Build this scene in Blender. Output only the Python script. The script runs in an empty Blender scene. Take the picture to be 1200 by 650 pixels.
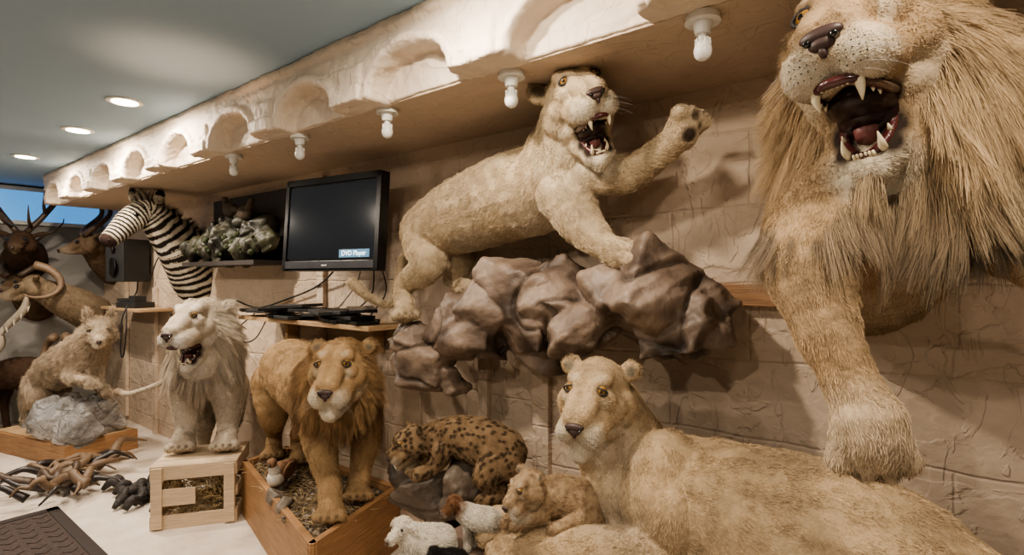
import bpy, bmesh, math, random
import numpy as np
from mathutils import Vector, Matrix, noise
from mathutils.bvhtree import BVHTree
random.seed(7); rng=np.random.default_rng(7)
A38=math.radians(38); CA,SA=math.cos(A38),math.sin(A38)
SC=bpy.context.scene
try: SC.view_settings.look='AgX - Medium High Contrast'
except Exception: pass
# The trophies are arranged on a frame turned 38 deg from the long wall (x,y,z in cm)
def W(p):
    x,y,z=p[0],p[1],p[2]
    return np.array([(x*CA-y*SA),(x*SA+y*CA),z])/100.0
def D(p):
    v=np.array([p[0]*CA-p[1]*SA,p[0]*SA+p[1]*CA,p[2]],float); return v/np.linalg.norm(v)
def nrm(v):
    v=np.asarray(v,float); return v/(np.linalg.norm(v,axis=-1,keepdims=True)+1e-9)
WALLY=1.997
# ---------------------------------------------------------------- materials
def newmat(name):
    m=bpy.data.materials.new(name); m.use_nodes=True
    nt=m.node_tree; b=nt.nodes['Principled BSDF']; return m,nt,b
def plain(name,col,rough=.5,metal=0,coat=0,noise_amt=.12,scale=20,bump=0.0,emit=None,estr=0):
    m,nt,b=newmat(name); b.inputs['Roughness'].default_value=rough; b.inputs['Metallic'].default_value=metal
    b.inputs['Coat Weight'].default_value=coat
    tc=nt.nodes.new('ShaderNodeTexCoord'); n=nt.nodes.new('ShaderNodeTexNoise'); n.inputs['Scale'].default_value=scale; n.inputs['Detail'].default_value=6
    nt.links.new(tc.outputs['Object'],n.inputs['Vector'])
    mx=nt.nodes.new('ShaderNodeMix'); mx.data_type='RGBA'
    mx.inputs['A'].default_value=(*[c*(1-noise_amt*2) for c in col],1); mx.inputs['B'].default_value=(*[min(1,c*(1+noise_amt)) for c in col],1)
    nt.links.new(n.outputs['Fac'],mx.inputs['Factor']); nt.links.new(mx.outputs['Result'],b.inputs['Base Color'])
    if bump:
        bp=nt.nodes.new('ShaderNodeBump'); bp.inputs['Strength'].default_value=1; bp.inputs['Distance'].default_value=bump
        nt.links.new(n.outputs['Fac'],bp.inputs['Height']); nt.links.new(bp.outputs['Normal'],b.inputs['Normal'])
    if emit: b.inputs['Emission Color'].default_value=(*emit,1); b.inputs['Emission Strength'].default_value=estr
    return m
def woodmat(name,col,dark=.55,scale=(2,2,30)):
    m,nt,b=newmat(name); b.inputs['Roughness'].default_value=.55
    tc=nt.nodes.new('ShaderNodeTexCoord'); mp=nt.nodes.new('ShaderNodeMapping'); mp.inputs['Scale'].default_value=scale
    n=nt.nodes.new('ShaderNodeTexNoise'); n.inputs['Scale'].default_value=3; n.inputs['Detail'].default_value=8; n.inputs['Distortion'].default_value=1.2
    nt.links.new(tc.outputs['Object'],mp.inputs['Vector']); nt.links.new(mp.outputs['Vector'],n.inputs['Vector'])
    cr=nt.nodes.new('ShaderNodeValToRGB'); cr.color_ramp.elements[0].position=.3; cr.color_ramp.elements[1].position=.7
    cr.color_ramp.elements[0].color=(*[c*dark for c in col],1); cr.color_ramp.elements[1].color=(*col,1)
    nt.links.new(n.outputs['Fac'],cr.inputs['Fac']); nt.links.new(cr.outputs['Color'],b.inputs['Base Color'])
    bp=nt.nodes.new('ShaderNodeBump'); bp.inputs['Distance'].default_value=.002; nt.links.new(n.outputs['Fac'],bp.inputs['Height']); nt.links.new(bp.outputs['Normal'],b.inputs['Normal'])
    return m
def attrmat(name,rough=.85,bump=.003,scale=120,spec=.15):
    m,nt,b=newmat(name); b.inputs['Roughness'].default_value=rough; b.inputs['Specular IOR Level'].default_value=spec
    a=nt.nodes.new('ShaderNodeAttribute'); a.attribute_name='col'
    if bump:
        tc=nt.nodes.new('ShaderNodeTexCoord'); n=nt.nodes.new('ShaderNodeTexNoise'); n.inputs['Scale'].default_value=scale; n.inputs['Detail'].default_value=5
        nt.links.new(tc.outputs['Object'],n.inputs['Vector'])
        mp=nt.nodes.new('ShaderNodeMapRange'); mp.inputs['To Min'].default_value=.75; mp.inputs['To Max'].default_value=1.2
        nt.links.new(n.outputs['Fac'],mp.inputs['Value'])
        vm=nt.nodes.new('ShaderNodeVectorMath'); vm.operation='SCALE'; nt.links.new(a.outputs['Color'],vm.inputs[0]); nt.links.new(mp.outputs['Result'],vm.inputs['Scale'])
        nt.links.new(vm.outputs['Vector'],b.inputs['Base Color'])
        bp=nt.nodes.new('ShaderNodeBump'); bp.inputs['Distance'].default_value=bump; nt.links.new(n.outputs['Fac'],bp.inputs['Height']); nt.links.new(bp.outputs['Normal'],b.inputs['Normal'])
    else: nt.links.new(a.outputs['Color'],b.inputs['Base Color'])
    return m
def plaster(name,col,blocks=True,bd=.02,flake=.28):
    m,nt,b=newmat(name); b.inputs['Roughness'].default_value=.6; L=nt.links
    b.inputs['Specular IOR Level'].default_value=.35
    tc=nt.nodes.new('ShaderNodeTexCoord'); sp=nt.nodes.new('ShaderNodeSeparateXYZ'); cb=nt.nodes.new('ShaderNodeCombineXYZ')
    L.new(tc.outputs['Object'],sp.inputs[0]); L.new(sp.outputs['X'],cb.inputs['X']); L.new(sp.outputs['Z'],cb.inputs['Y']); L.new(sp.outputs['Y'],cb.inputs['Z'])
    n1=nt.nodes.new('ShaderNodeTexNoise'); n1.inputs['Scale'].default_value=3.2; n1.inputs['Detail'].default_value=6; n1.inputs['Distortion'].default_value=.5
    mp=nt.nodes.new('ShaderNodeMapping'); mp.inputs['Scale'].default_value=(.8,1,1.8); mp.inputs['Rotation'].default_value=(0,.5,0)
    L.new(tc.outputs['Object'],mp.inputs['Vector']); L.new(mp.outputs['Vector'],n1.inputs['Vector'])
    r1=nt.nodes.new('ShaderNodeValToRGB'); r1.color_ramp.elements[0].position=.52; r1.color_ramp.elements[1].position=.55
    L.new(n1.outputs['Fac'],r1.inputs['Fac'])
    n4=nt.nodes.new('ShaderNodeTexNoise'); n4.inputs['Scale'].default_value=7; n4.inputs['Detail'].default_value=4; n4.inputs['Distortion'].default_value=.8
    mp4=nt.nodes.new('ShaderNodeMapping'); mp4.inputs['Scale'].default_value=(1.6,1,.7); mp4.inputs['Rotation'].default_value=(0,-.4,0)
    L.new(tc.outputs['Object'],mp4.inputs['Vector']); L.new(mp4.outputs['Vector'],n4.inputs['Vector'])
    r4=nt.nodes.new('ShaderNodeValToRGB'); r4.color_ramp.elements[0].position=.55; r4.color_ramp.elements[1].position=.58; L.new(n4.outputs['Fac'],r4.inputs['Fac'])
    n2=nt.nodes.new('ShaderNodeTexNoise'); n2.inputs['Scale'].default_value=18; n2.inputs['Detail'].default_value=6; n2.inputs['Distortion'].default_value=.3
    L.new(tc.outputs['Object'],n2.inputs['Vector'])
    s2=nt.nodes.new('ShaderNodeMath'); s2.operation='MULTIPLY'; L.new(n2.outputs['Fac'],s2.inputs[0]); s2.inputs[1].default_value=.5
    add=nt.nodes.new('ShaderNodeMath'); add.operation='MULTIPLY_ADD'; L.new(r1.outputs['Color'],add.inputs[0]); add.inputs[1].default_value=flake; L.new(s2.outputs[0],add.inputs[2])
    ad4=nt.nodes.new('ShaderNodeMath'); ad4.operation='MULTIPLY_ADD'; L.new(r4.outputs['Color'],ad4.inputs[0]); ad4.inputs[1].default_value=flake*.7; L.new(add.outputs[0],ad4.inputs[2])
    h=ad4.outputs[0]
    mx=nt.nodes.new('ShaderNodeMix'); mx.data_type='RGBA'
    mx.inputs['A'].default_value=(*[c*.86 for c in col],1); mx.inputs['B'].default_value=(*[min(1,c*1.08) for c in col],1)
    L.new(n2.outputs['Fac'],mx.inputs['Factor']); colout=mx.outputs['Result']
    if blocks:
        n3=nt.nodes.new('ShaderNodeTexNoise'); n3.inputs['Scale'].default_value=4; n3.inputs['Detail'].default_value=4; L.new(cb.outputs[0],n3.inputs['Vector'])
        vm=nt.nodes.new('ShaderNodeVectorMath'); vm.operation='MULTIPLY_ADD'; L.new(n3.outputs['Color'],vm.inputs[0]); vm.inputs[1].default_value=(.04,.04,0); L.new(cb.outputs[0],vm.inputs[2])
        bk=nt.nodes.new('ShaderNodeTexBrick'); bk.inputs['Scale'].default_value=1; bk.inputs['Brick Width'].default_value=.56; bk.inputs['Row Height'].default_value=.27
        bk.inputs['Mortar Size'].default_value=.008; bk.inputs['Mortar Smooth'].default_value=1
        L.new(vm.outputs[0],bk.inputs['Vector'])
        sb=nt.nodes.new('ShaderNodeMath'); sb.operation='MULTIPLY_ADD'; L.new(bk.outputs['Fac'],sb.inputs[0]); sb.inputs[1].default_value=-.2; L.new(h,sb.inputs[2]); h=sb.outputs[0]
    L.new(colout,b.inputs['Base Color'])
    bp=nt.nodes.new('ShaderNodeBump'); bp.inputs['Distance'].default_value=bd; bp.inputs['Strength'].default_value=.85; L.new(h,bp.inputs['Height']); L.new(bp.outputs['Normal'],b.inputs['Normal'])
    return m
M_fur=attrmat('fur_skin'); M_hair=attrmat('fur_hair',.7,0,spec=.15); M_rock=attrmat('painted_rock',.5,.005,40,.4)
M_black=plain('black_gloss',(.01,.01,.01),.25); M_mblack=plain('black_matt',(.02,.02,.02),.6)
M_eye=plain('amber_eye',(.30,.16,.045),.08,coat=1); M_pupil=plain('pupil',(.004,.004,.004),.05,coat=1)
M_tooth=plain('tooth',(.7,.62,.44),.3,coat=.5); M_gum=plain('gum',(.06,.014,.013),.25,coat=.6,scale=60,bump=.002)
M_mouth=plain('mouth_dark',(.014,.004,.004),.3); M_tongue=plain('tongue',(.16,.055,.05),.4,scale=80,bump=.001)
M_nose=plain('nose',(.045,.024,.02),.5,scale=90,bump=.001); M_claw=plain('claw',(.12,.09,.06),.3)
M_pine=woodmat('pine',(.55,.37,.21)); M_orange=woodmat('stained_wood',(.38,.21,.10)); M_white=plain('white_plastic',(.75,.75,.71),.35)
M_horn=plain('horn',(.09,.06,.04),.45,scale=30,bump=.004,noise_amt=.35); M_antler=plain('antler',(.18,.12,.075),.55,scale=30,bump=.004,noise_amt=.3)
M_wall=plaster('peach_block_plaster',(.58,.465,.355),True,.020,.24); M_corn=plaster('cornice_plaster',(.68,.585,.48),False,.013,.26)
M_soff=plaster('soffit_plaster',(.54,.435,.335),False,.010)
M_green=plain('moss',(.04,.05,.02),.9,scale=60,bump=.01,noise_amt=.4)
# ---------------------------------------------------------------- mesh helpers
def ico(sub):
    bm=bmesh.new(); bmesh.ops.create_icosphere(bm,subdivisions=sub,radius=1); bm.verts.ensure_lookup_table()
    v=np.array([x.co[:] for x in bm.verts]); f=[[y.index for y in x.verts] for x in bm.faces]; bm.free(); return v,f
ICO3=ico(3); ICO2=ico(2)
def basis(d):
    d=nrm(d); a=np.array([0,0,1.]) if abs(d[2])<.9 else np.array([1.,0,0]); x=nrm(np.cross(a,d)); y=np.cross(d,x); return x,y,d
def catmull(P,sub):
    P=np.asarray(P,float); 
    if len(P)<3 and sub>1:
        return np.array([P[0]+(P[-1]-P[0])*i/sub for i in range(sub+1)])
    Q=np.vstack([2*P[0]-P[1],P,2*P[-1]-P[-2]]); out=[]
    for i in range(1,len(Q)-2):
        for k in range(sub):
            t=k/sub; a,b,c,d=Q[i-1],Q[i],Q[i+1],Q[i+2]
            out.append(.5*((2*b)+(c-a)*t+(2*a-5*b+4*c-d)*t*t+(3*b-a-3*c+d)*t**3))
    out.append(P[-1]); out=np.array(out)
    if out.shape[1]>3: out[:,3]=np.maximum(out[:,3],P[:,3].min()*.8)
    return out
class MB:
    def __init__(s): s.v=[];s.f=[];s.m=[];s.n=0
    def add(s,v,f,m=0):
        s.v.append(np.asarray(v,float)); n=s.n; s.f.extend([[i+n for i in q] for q in f]); s.m.extend([m]*len(f)); s.n+=len(v)
    def box(s,c,size,rz=0,m=0,R=None):
        h=np.array(size)/2; v=np.array([[x,y,z] for x in(-1,1) for y in(-1,1) for z in(-1,1)])*h
        if R is None: R=np.array(Matrix.Rotation(rz,3,'Z'))
        v=v@np.array(R).T+np.array(c)
        s.add(v,[[0,1,3,2],[4,6,7,5],[0,4,5,1],[2,3,7,6],[0,2,6,4],[1,5,7,3]],m)
    def sph(s,c,r,m=0,R=None,hi=True):
        v,f=ICO3 if hi else ICO2; r=np.array(r) if np.ndim(r) else np.array([r]*3); v=v*r
        if R is not None: v=v@np.array(R)
        s.add(v+np.array(c),f,m)
    def tube(s,P,rad,n=10,m=0,sub=4):
        P=np.asarray(P,float); rad=np.array([rad]*len(P)) if np.ndim(rad)==0 else np.asarray(rad)
        Q=catmull(np.hstack([P,rad[:,None]]),sub) if sub>1 else np.hstack([P,rad[:,None]])
        v=[];f=[]; x=None
        for i,q in enumerate(Q):
            d=nrm(Q[min(i+1,len(Q)-1),:3]-Q[max(i-1,0),:3])
            if x is None: x,y,_=basis(d)
            else: x=nrm(x-d*np.dot(x,d)); y=np.cross(d,x)
            for k in range(n):
                a=2*math.pi*k/n; v.append(q[:3]+q[3]*(x*math.cos(a)+y*math.sin(a)))
        for i in range(len(Q)-1):
            for k in range(n): f.append([i*n+k,i*n+(k+1)%n,(i+1)*n+(k+1)%n,(i+1)*n+k])
        f.append(list(range(n))[::-1]); f.append([(len(Q)-1)*n+k for k in range(n)])
        s.add(v,f,m)
    def cyl(s,a,b,r,n=24,m=0,r2=None): s.tube([a,b],[r,r if r2 is None else r2],n,m,1)
    def mesh(s,name):
        me=bpy.data.meshes.new(name); me.from_pydata(np.vstack(s.v).tolist(),[],s.f); return me
    def obj(s,name,mats,parent=None,smooth=False,bevel=0):
        me=s.mesh(name); me.validate()
        for m in mats: me.materials.append(m)
        if len(me.polygons)==len(s.m): me.polygons.foreach_set('material_index',s.m)
        me.polygons.foreach_set('use_smooth',[smooth]*len(me.polygons))
        o=bpy.data.objects.new(name,me); SC.collection.objects.link(o)
        if parent: o.parent=parent
        if bevel:
            b=o.modifiers.new('bevel','BEVEL'); b.width=bevel; b.segments=2; b.limit_method='ANGLE'
        return o
def remesh(me,vox,smooth):
    o=bpy.data.objects.new('tmp',me); SC.collection.objects.link(o)
    r=o.modifiers.new('r','REMESH'); r.mode='VOXEL'; r.voxel_size=vox; r.use_smooth_shade=True
    if smooth:
        q=o.modifiers.new('s','SMOOTH'); q.factor=.5; q.iterations=smooth
    dg=bpy.context.evaluated_depsgraph_get(); dg.update()
    n=bpy.data.meshes.new_from_object(o.evaluated_get(dg)); bpy.data.objects.remove(o); return n
def getP(me):
    P=np.empty(len(me.vertices)*3,np.float32); me.vertices.foreach_get('co',P); return P.reshape(-1,3).astype(float)
def setP(me,P): me.vertices.foreach_set('co',P.astype(np.float32).ravel()); me.update()
def getN(me):
    P=np.empty(len(me.vertices)*3,np.float32); me.vertex_normals.foreach_get('vector',P); return P.reshape(-1,3).astype(float)
def setcol(me,c):
    a=me.color_attributes.new('col','FLOAT_COLOR','POINT'); a.data.foreach_set('color',np.hstack([c,np.ones((len(c),1))]).astype(np.float32).ravel())
def nz(P,s,o=0.0):
    s=np.array(s)*np.ones(3)
    return np.array([noise.noise(Vector((p[0]*s[0]+o,p[1]*s[1],p[2]*s[2]))) for p in P])
def hairobj(name,parent,X,C,r0,r1):
    n,k,_=X.shape
    hc=bpy.data.hair_curves.new(name); hc.add_curves([k]*n)
    hc.attributes['position'].data.foreach_set('vector',X.astype(np.float32).ravel())
    a=hc.attributes.new('radius','FLOAT','POINT'); t=np.linspace(0,1,k); a.data.foreach_set('value',np.tile(r0+(r1-r0)*t,n).astype(np.float32))
    a=hc.attributes.new('col','FLOAT_COLOR','POINT'); a.data.foreach_set('color',np.concatenate([C,np.ones((n,k,1))],2).astype(np.float32).ravel())
    hc.materials.append(M_hair); o=bpy.data.objects.new(name,hc); SC.collection.objects.link(o)
    if parent: o.parent=parent
    return o
class Frame:
    def __init__(s,O,f,up,S):
        s.O=W(O); s.f=D(f); u=D(up); s.r=nrm(np.cross(s.f,u)); s.u=np.cross(s.r,s.f); s.S=S
    def p(s,x,y,z): return s.O+s.S*(x*s.r+y*s.f+z*s.u)
    def d(s,x,y,z): return nrm(x*s.r+y*s.f+z*s.u)
    def R(s): return np.array([s.r,s.f,s.u])
class Body:
    def __init__(s,vox=.009,sm=6): s.mb=MB(); s.c=[];s.cr=[];s.cd=[];s.cs=[];s.vox=vox;s.sm=sm;s.nofur=[];s.zones=[];s.claws=[];s.arc=0;s.short=[];s.nomane=[]
    def rec(s,c,r,d,arc=0): s.c.append(c);s.cr.append(r);s.cd.append(d);s.cs.append(arc)
    def chainw(s,Q,flow=1,sub=4,arc=False):
        Q=catmull(Q,sub)
        for i,q in enumerate(Q):
            d=nrm(Q[min(i+1,len(Q)-1),:3]-Q[max(i-1,0),:3])
            if arc and i: s.arc+=np.linalg.norm(q[:3]-Q[i-1,:3])
            s.mb.sph(q[:3],q[3]); s.rec(q[:3],q[3],d*flow,s.arc)
            if i: s.mb.cyl(Q[i-1,:3],q[:3],Q[i-1,3]*.995,20,0,q[3]*.995)
    def chain(s,L,flow=1,sub=4,arc=False):
        s.chainw([list(W(p))+[p[3]/100] for p in L],flow,sub,arc)
    def sph(s,c,r,d): s.mb.sph(c,r); s.rec(np.array(c),r,np.array(d))
    def ball(s,p,r,d=(0,0,-1)): s.sph(W(p),r/100,D(d))
    def capf(s,F,a,ra,b,rb):
        s.chainw([list(F.p(*a))+[ra*F.S],list(F.p(*b))+[rb*F.S]],1,3)
        for i in range(1,5): s.cd[-i]=-F.f
    def sphf(s,F,a,r): s.sph(F.p(*a),r*F.S,-F.f)
    def paw(s,c,f,up,r,claw=.6):
        c=W(c); f=D(f); up=D(up); x=nrm(np.cross(f,up)); up=np.cross(x,f); r=r/100
        s.sph(c,r,f); s.sph(c+f*r*.35,r*.95,f)
        for k in(-.78,-.27,.27,.78):
            q=c+f*r*(1.15-.25*abs(k))+x*k*r*1.12-up*r*.22
            s.mb.cyl(c+x*k*r*.8,q,r*.38,14,0,r*.38); s.sph(q,r*.42,f)
            if claw: s.claws.append((q+f*r*.30,f-up*.7,r*.45*claw))
        for k in(-.52,0,.52): s.zones.append((c+f*r*1.35+x*k*r*1.12-up*r*.05,r*.20,(.10,.07,.045),.75))
    def build(s):
        s.me=remesh(s.mb.mesh('b'),s.vox,s.sm); s.P=getP(s.me); n=getN(s.me); a=min(1,s.vox/.008)
        s.P=s.P+n*((nz(s.P,11/a,2)*.0055+nz(s.P,45/a,6)*.0014)*a)[:,None]
        s.P[:,1]=np.minimum(s.P[:,1],WALLY); setP(s.me,s.P); s.N=getN(s.me)
        s.c=np.array(s.c);s.cr=np.array(s.cr);s.cd=np.array(s.cd);s.cs=np.array(s.cs)
        s.bvh=BVHTree.FromPolygons([Vector(p) for p in s.P],[list(p.vertices) for p in s.me.polygons]); return s
    def near(s,P):
        out=np.empty(len(P),int)
        for i in range(0,len(P),4000):
            q=P[i:i+4000]; out[i:i+4000]=(np.linalg.norm(q[:,None]-s.c[None],axis=2)-s.cr[None]).argmin(1)
        return out
    def colour(s,P,base):
        c=np.tile(np.array(base,float),(len(P),1)) if np.ndim(base)==1 else base.copy()
        for (o,r,k,a) in s.zones:
            d=np.linalg.norm(P-o,axis=1)/r; w=np.clip((1-d)*2.2,0,1)*a; c=c*(1-w[:,None])+np.array(k)*w[:,None]
        return c
    def sample(s,n):
        me=s.me; me.calc_loop_triangles(); T=np.empty(len(me.loop_triangles)*3,np.int32); me.loop_triangles.foreach_get('vertices',T); T=T.reshape(-1,3)
        a,b,c=s.P[T[:,0]],s.P[T[:,1]],s.P[T[:,2]]; ar=np.linalg.norm(np.cross(b-a,c-a),axis=1); ar/=ar.sum()
        i=rng.choice(len(T),n,p=ar); u=rng.random((n,2)); fl=u.sum(1)>1; u[fl]=1-u[fl]; w=np.stack([1-u.sum(1),u[:,0],u[:,1]],1)
        Pp=(s.P[T[i]]*w[:,:,None]).sum(1); Nn=nrm((s.N[T[i]]*w[:,:,None]).sum(1)); Cc=(s.C[T[i]]*w[:,:,None]).sum(1)
        k=Pp[:,1]<WALLY-.02; return Pp[k],Nn[k],Cc[k]
    def finish(s,name,base,furn,furlen,rad=.00055,pattern=None,lift=.14):
        C=s.colour(s.P,base if pattern is None else pattern(s.P))
        C=C*(1+.20*nz(s.P,5,3)+.14*nz(s.P,19,8)+.16*nz(s.P,50,2))[:,None]
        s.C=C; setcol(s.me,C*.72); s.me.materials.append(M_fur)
        s.me.polygons.foreach_set('use_smooth',[True]*len(s.me.polygons))
        o=bpy.data.objects.new(name,s.me); s.me.name=name; SC.collection.objects.link(o); s.o=o
        if furn:
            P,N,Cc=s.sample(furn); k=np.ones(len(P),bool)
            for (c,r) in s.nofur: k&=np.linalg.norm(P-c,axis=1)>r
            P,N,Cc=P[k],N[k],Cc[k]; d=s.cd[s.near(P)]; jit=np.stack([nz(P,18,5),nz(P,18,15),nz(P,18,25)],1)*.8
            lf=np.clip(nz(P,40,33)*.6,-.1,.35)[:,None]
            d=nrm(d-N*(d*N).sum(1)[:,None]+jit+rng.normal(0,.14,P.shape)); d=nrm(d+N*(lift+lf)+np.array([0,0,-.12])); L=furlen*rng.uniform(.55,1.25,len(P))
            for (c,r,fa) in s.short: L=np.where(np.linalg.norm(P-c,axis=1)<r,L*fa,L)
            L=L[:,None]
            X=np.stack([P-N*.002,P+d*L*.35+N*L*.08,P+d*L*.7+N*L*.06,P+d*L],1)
            v=rng.uniform(.60,1.32,(len(P),1)); t=np.array([.52,.84,1.08,1.2])[None,:,None]  # roots darkened, tips lightened: shade inside the coat put into the colour
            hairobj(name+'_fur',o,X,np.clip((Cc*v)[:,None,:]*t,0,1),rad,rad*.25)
        if s.claws:
            mb=MB()
            for (q,d,l) in s.claws: mb.tube([q-nrm(d)*l*.3,q+nrm(d)*l*.4,q+nrm(d)*l*1.0+np.array([0,0,-l*.25])],[l*.3,l*.22,l*.03],8,0,2)
            mb.obj(name+'_claws',[M_claw],o,True)
        return o
    def mane(s,zones,n,colfn,rad=.0009,grav=.45,nm='_mane',seg=6,clump=.5,nl=.3,per=26):
        P,N,Cc=s.sample(n*6); W_=np.stack([np.clip((1-np.linalg.norm(P-z[0],axis=1)/z[1])*2,0,1) for z in zones],1)
        k=W_.max(1)>rng.random(len(P))*.8+.02
        for (c,r) in s.nofur+s.nomane: k&=np.linalg.norm(P-c,axis=1)>r
        P,N,W_,Cc=P[k][:n],N[k][:n],W_[k][:n],Cc[k][:n]
        L=(W_*np.array([z[2] for z in zones])).sum(1)/W_.sum(1)*np.clip(W_.max(1)+.35,0,1)
        for (c,r) in s.nomane: L=L*np.clip(.45+(np.linalg.norm(P-c,axis=1)-r)/.06,.45,1)
        dd=nrm(W_@np.array([z[3] for z in zones])); d=nrm(dd+N*nl)
        m=max(30,int(len(P)/per)); ci=rng.choice(len(P),m,replace=False); near=np.empty(len(P),int)
        for i in range(0,len(P),4000): near[i:i+4000]=np.linalg.norm(P[i:i+4000,None]-P[ci][None],axis=2).argmin(1)
        wav=np.stack([nz(P[ci],9,1),nz(P[ci],9,11),nz(P[ci],9,21)],1)*.7
        cd=nrm(d[ci]+wav+rng.normal(0,.14,(m,3)))[near]; off=P-P[ci][near]; Lc=L*rng.uniform(.7,1.1,len(P))*rng.uniform(.7,1.15,m)[near]
        ts=np.linspace(0,1,seg); X=[]; ro=rng.normal(0,1,P.shape)
        for t in ts:
            dirn=d*(1-t*.7)+cd*t*.7
            X.append(P-N*.003+dirn*(Lc*t)[:,None]+np.array([0,0,-1])*(Lc*grav*t*t)[:,None]-off*(clump*t**1.3)+ro*.005*t)
        X=np.stack(X,1); X[:,:,1]=np.minimum(X[:,:,1],WALLY); C=colfn(P,Cc); v=rng.uniform(.75,1.25,(len(P),1))*rng.uniform(.78,1.18,m)[near][:,None]
        if C.ndim==2: C=np.repeat(C[:,None],seg,1)
        C=C*np.linspace(.65,1.12,seg)[None,:,None]  # shade towards the mane roots painted into the strands for depth
        hairobj(s.o.name+nm,s.o,X,np.clip(C*v[:,None],0,1),rad,rad*.2)
# ---------------------------------------------------------------- heads
def cat_head(B,F,jaw=0.0,light=(.62,.55,.43),dark=(.03,.02,.015),earcol=(.05,.035,.025),ear=1.0,cheek=1.0,jawclear=.115):
    S=F.S; c=B
    c.sphf(F,(0,-.01,.012),.108)
    for s in(-1,1):
        c.sphf(F,(s*.056*cheek,.01,-.040),.083); c.sphf(F,(s*.068*cheek,.065,-.022),.054); c.sphf(F,(s*.05,.04,-.09),.055)
        c.capf(F,(s*.028,.055,.068),.046,(s*.027,.112,.054),.037)
        c.sphf(F,(s*.056,.096,.075),.025); c.sphf(F,(s*.060,.108,.014),.036)
        c.capf(F,(s*.034,.125,-.056),.052,(s*.037,.200,-.070),.0445)
        c.capf(F,(s*.020,.09,.050),.042,(s*.020,.215,-.018),.029)
    c.sphf(F,(0,.220,-.048),.035)
    h=np.array([0,.02,-.075])
    def J(x,y,z):
        y-=h[1]; z-=h[2]; a=-jaw; return (x,h[1]+y*math.cos(a)-z*math.sin(a),h[2]+y*math.sin(a)+z*math.cos(a))
    if jaw<.1:
        c.capf(F,(0,.04,-.102),.076,(0,.172,-.130),.046); c.sphf(F,(0,.190,-.145),.032)
    else:
        for s in(-1,1): c.capf(F,J(s*.052,.02,-.108),.044,J(s*.030,.168,-.128),.024)
        c.capf(F,J(0,.03,-.14),.045,J(0,.17,-.145),.028); c.sphf(F,J(0,.184,-.136),.034)
        c.sphf(F,(0,.0,-.14),.075)
    for s in(-1,1):
        x=nrm(F.r*1.0+F.f*(.35*s)); u=nrm(F.u+F.r*s*.75-F.f*.15); n=nrm(np.cross(x,u)); x=np.cross(u,n)
        cc=F.p(s*.106,-.040,.078); B.mb.sph(cc,np.array([.042,.018,.042])*S*ear,0,np.array([x,n,u])); B.rec(cc,.040*S,u)
        B.zones.append((F.p(s*.110,-.012,.084),.027*S*ear,tuple(np.array(light)*.30),.9)); B.zones.append((F.p(s*.12,-.07,.10),.040*S,earcol,.75))
    Z=B.zones; B.short.append((F.p(0,.10,-.02),.19*S,.5)); B.nomane.append((F.p(0,.13,-.04),.135*S))
    if jaw>.1: B.nomane.append((F.p(*J(0,.13,-.13)),jawclear*S))
    for s in(-1,1):
        Z.append((F.p(s*.055,.13,.010),.030*S,light,.6)); Z.append((F.p(s*.036,.210,-.080),.062*S,light,.95)); Z.append((F.p(s*.08,.06,-.08),.06*S,light,.4))
        Z.append((F.p(s*.045,.12,.093),.022*S,light,.4))
    Z.append((F.p(*J(0,.18,-.150)),.085*S,light,.95)); Z.append((F.p(*J(0,.1,-.165)),.09*S,light,.7))
    for s in(-1,1):
        Z.append((F.p(s*.052,.134,.050),.026*S,dark,.95)); Z.append((F.p(s*.036,.160,.028),.015*S,dark,.85)); Z.append((F.p(s*.031,.177,.014),.010*S,dark,.6))
        if jaw<.1:
            for (x,y,z) in((.008,.250,-.104),(.020,.249,-.110),(.034,.243,-.115),(.050,.229,-.116),(.063,.209,-.113),(.073,.185,-.109),(.080,.160,-.104)): Z.append((F.p(s*x,y,z),.012*S,dark,.95))
    for z in(-.062,-.072,-.082,-.092): Z.append((F.p(0,.255,z),.009*S,dark,.9))
    if jaw>=.1:
        for s in(-1,1):
            for y in(.05,.09,.13,.17):
                Z.append((F.p(*J(s*.036,y,-.097)),.034*S,dark,1)); Z.append((F.p(s*.042,y,-.114),.022*S,dark,1)); B.nofur.append((F.p(*J(s*.03,y,-.09)),.032*S)); B.nofur.append((F.p(s*.02,y,-.115),.024*S))
    for s in(-1,1): B.nofur.append((F.p(s*.052,.137,.051),.022*S))
    B.nofur.append((F.p(0,.250,-.040),.026*S)); F.J=J; F.jaw=jaw; F.cat=True
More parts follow.
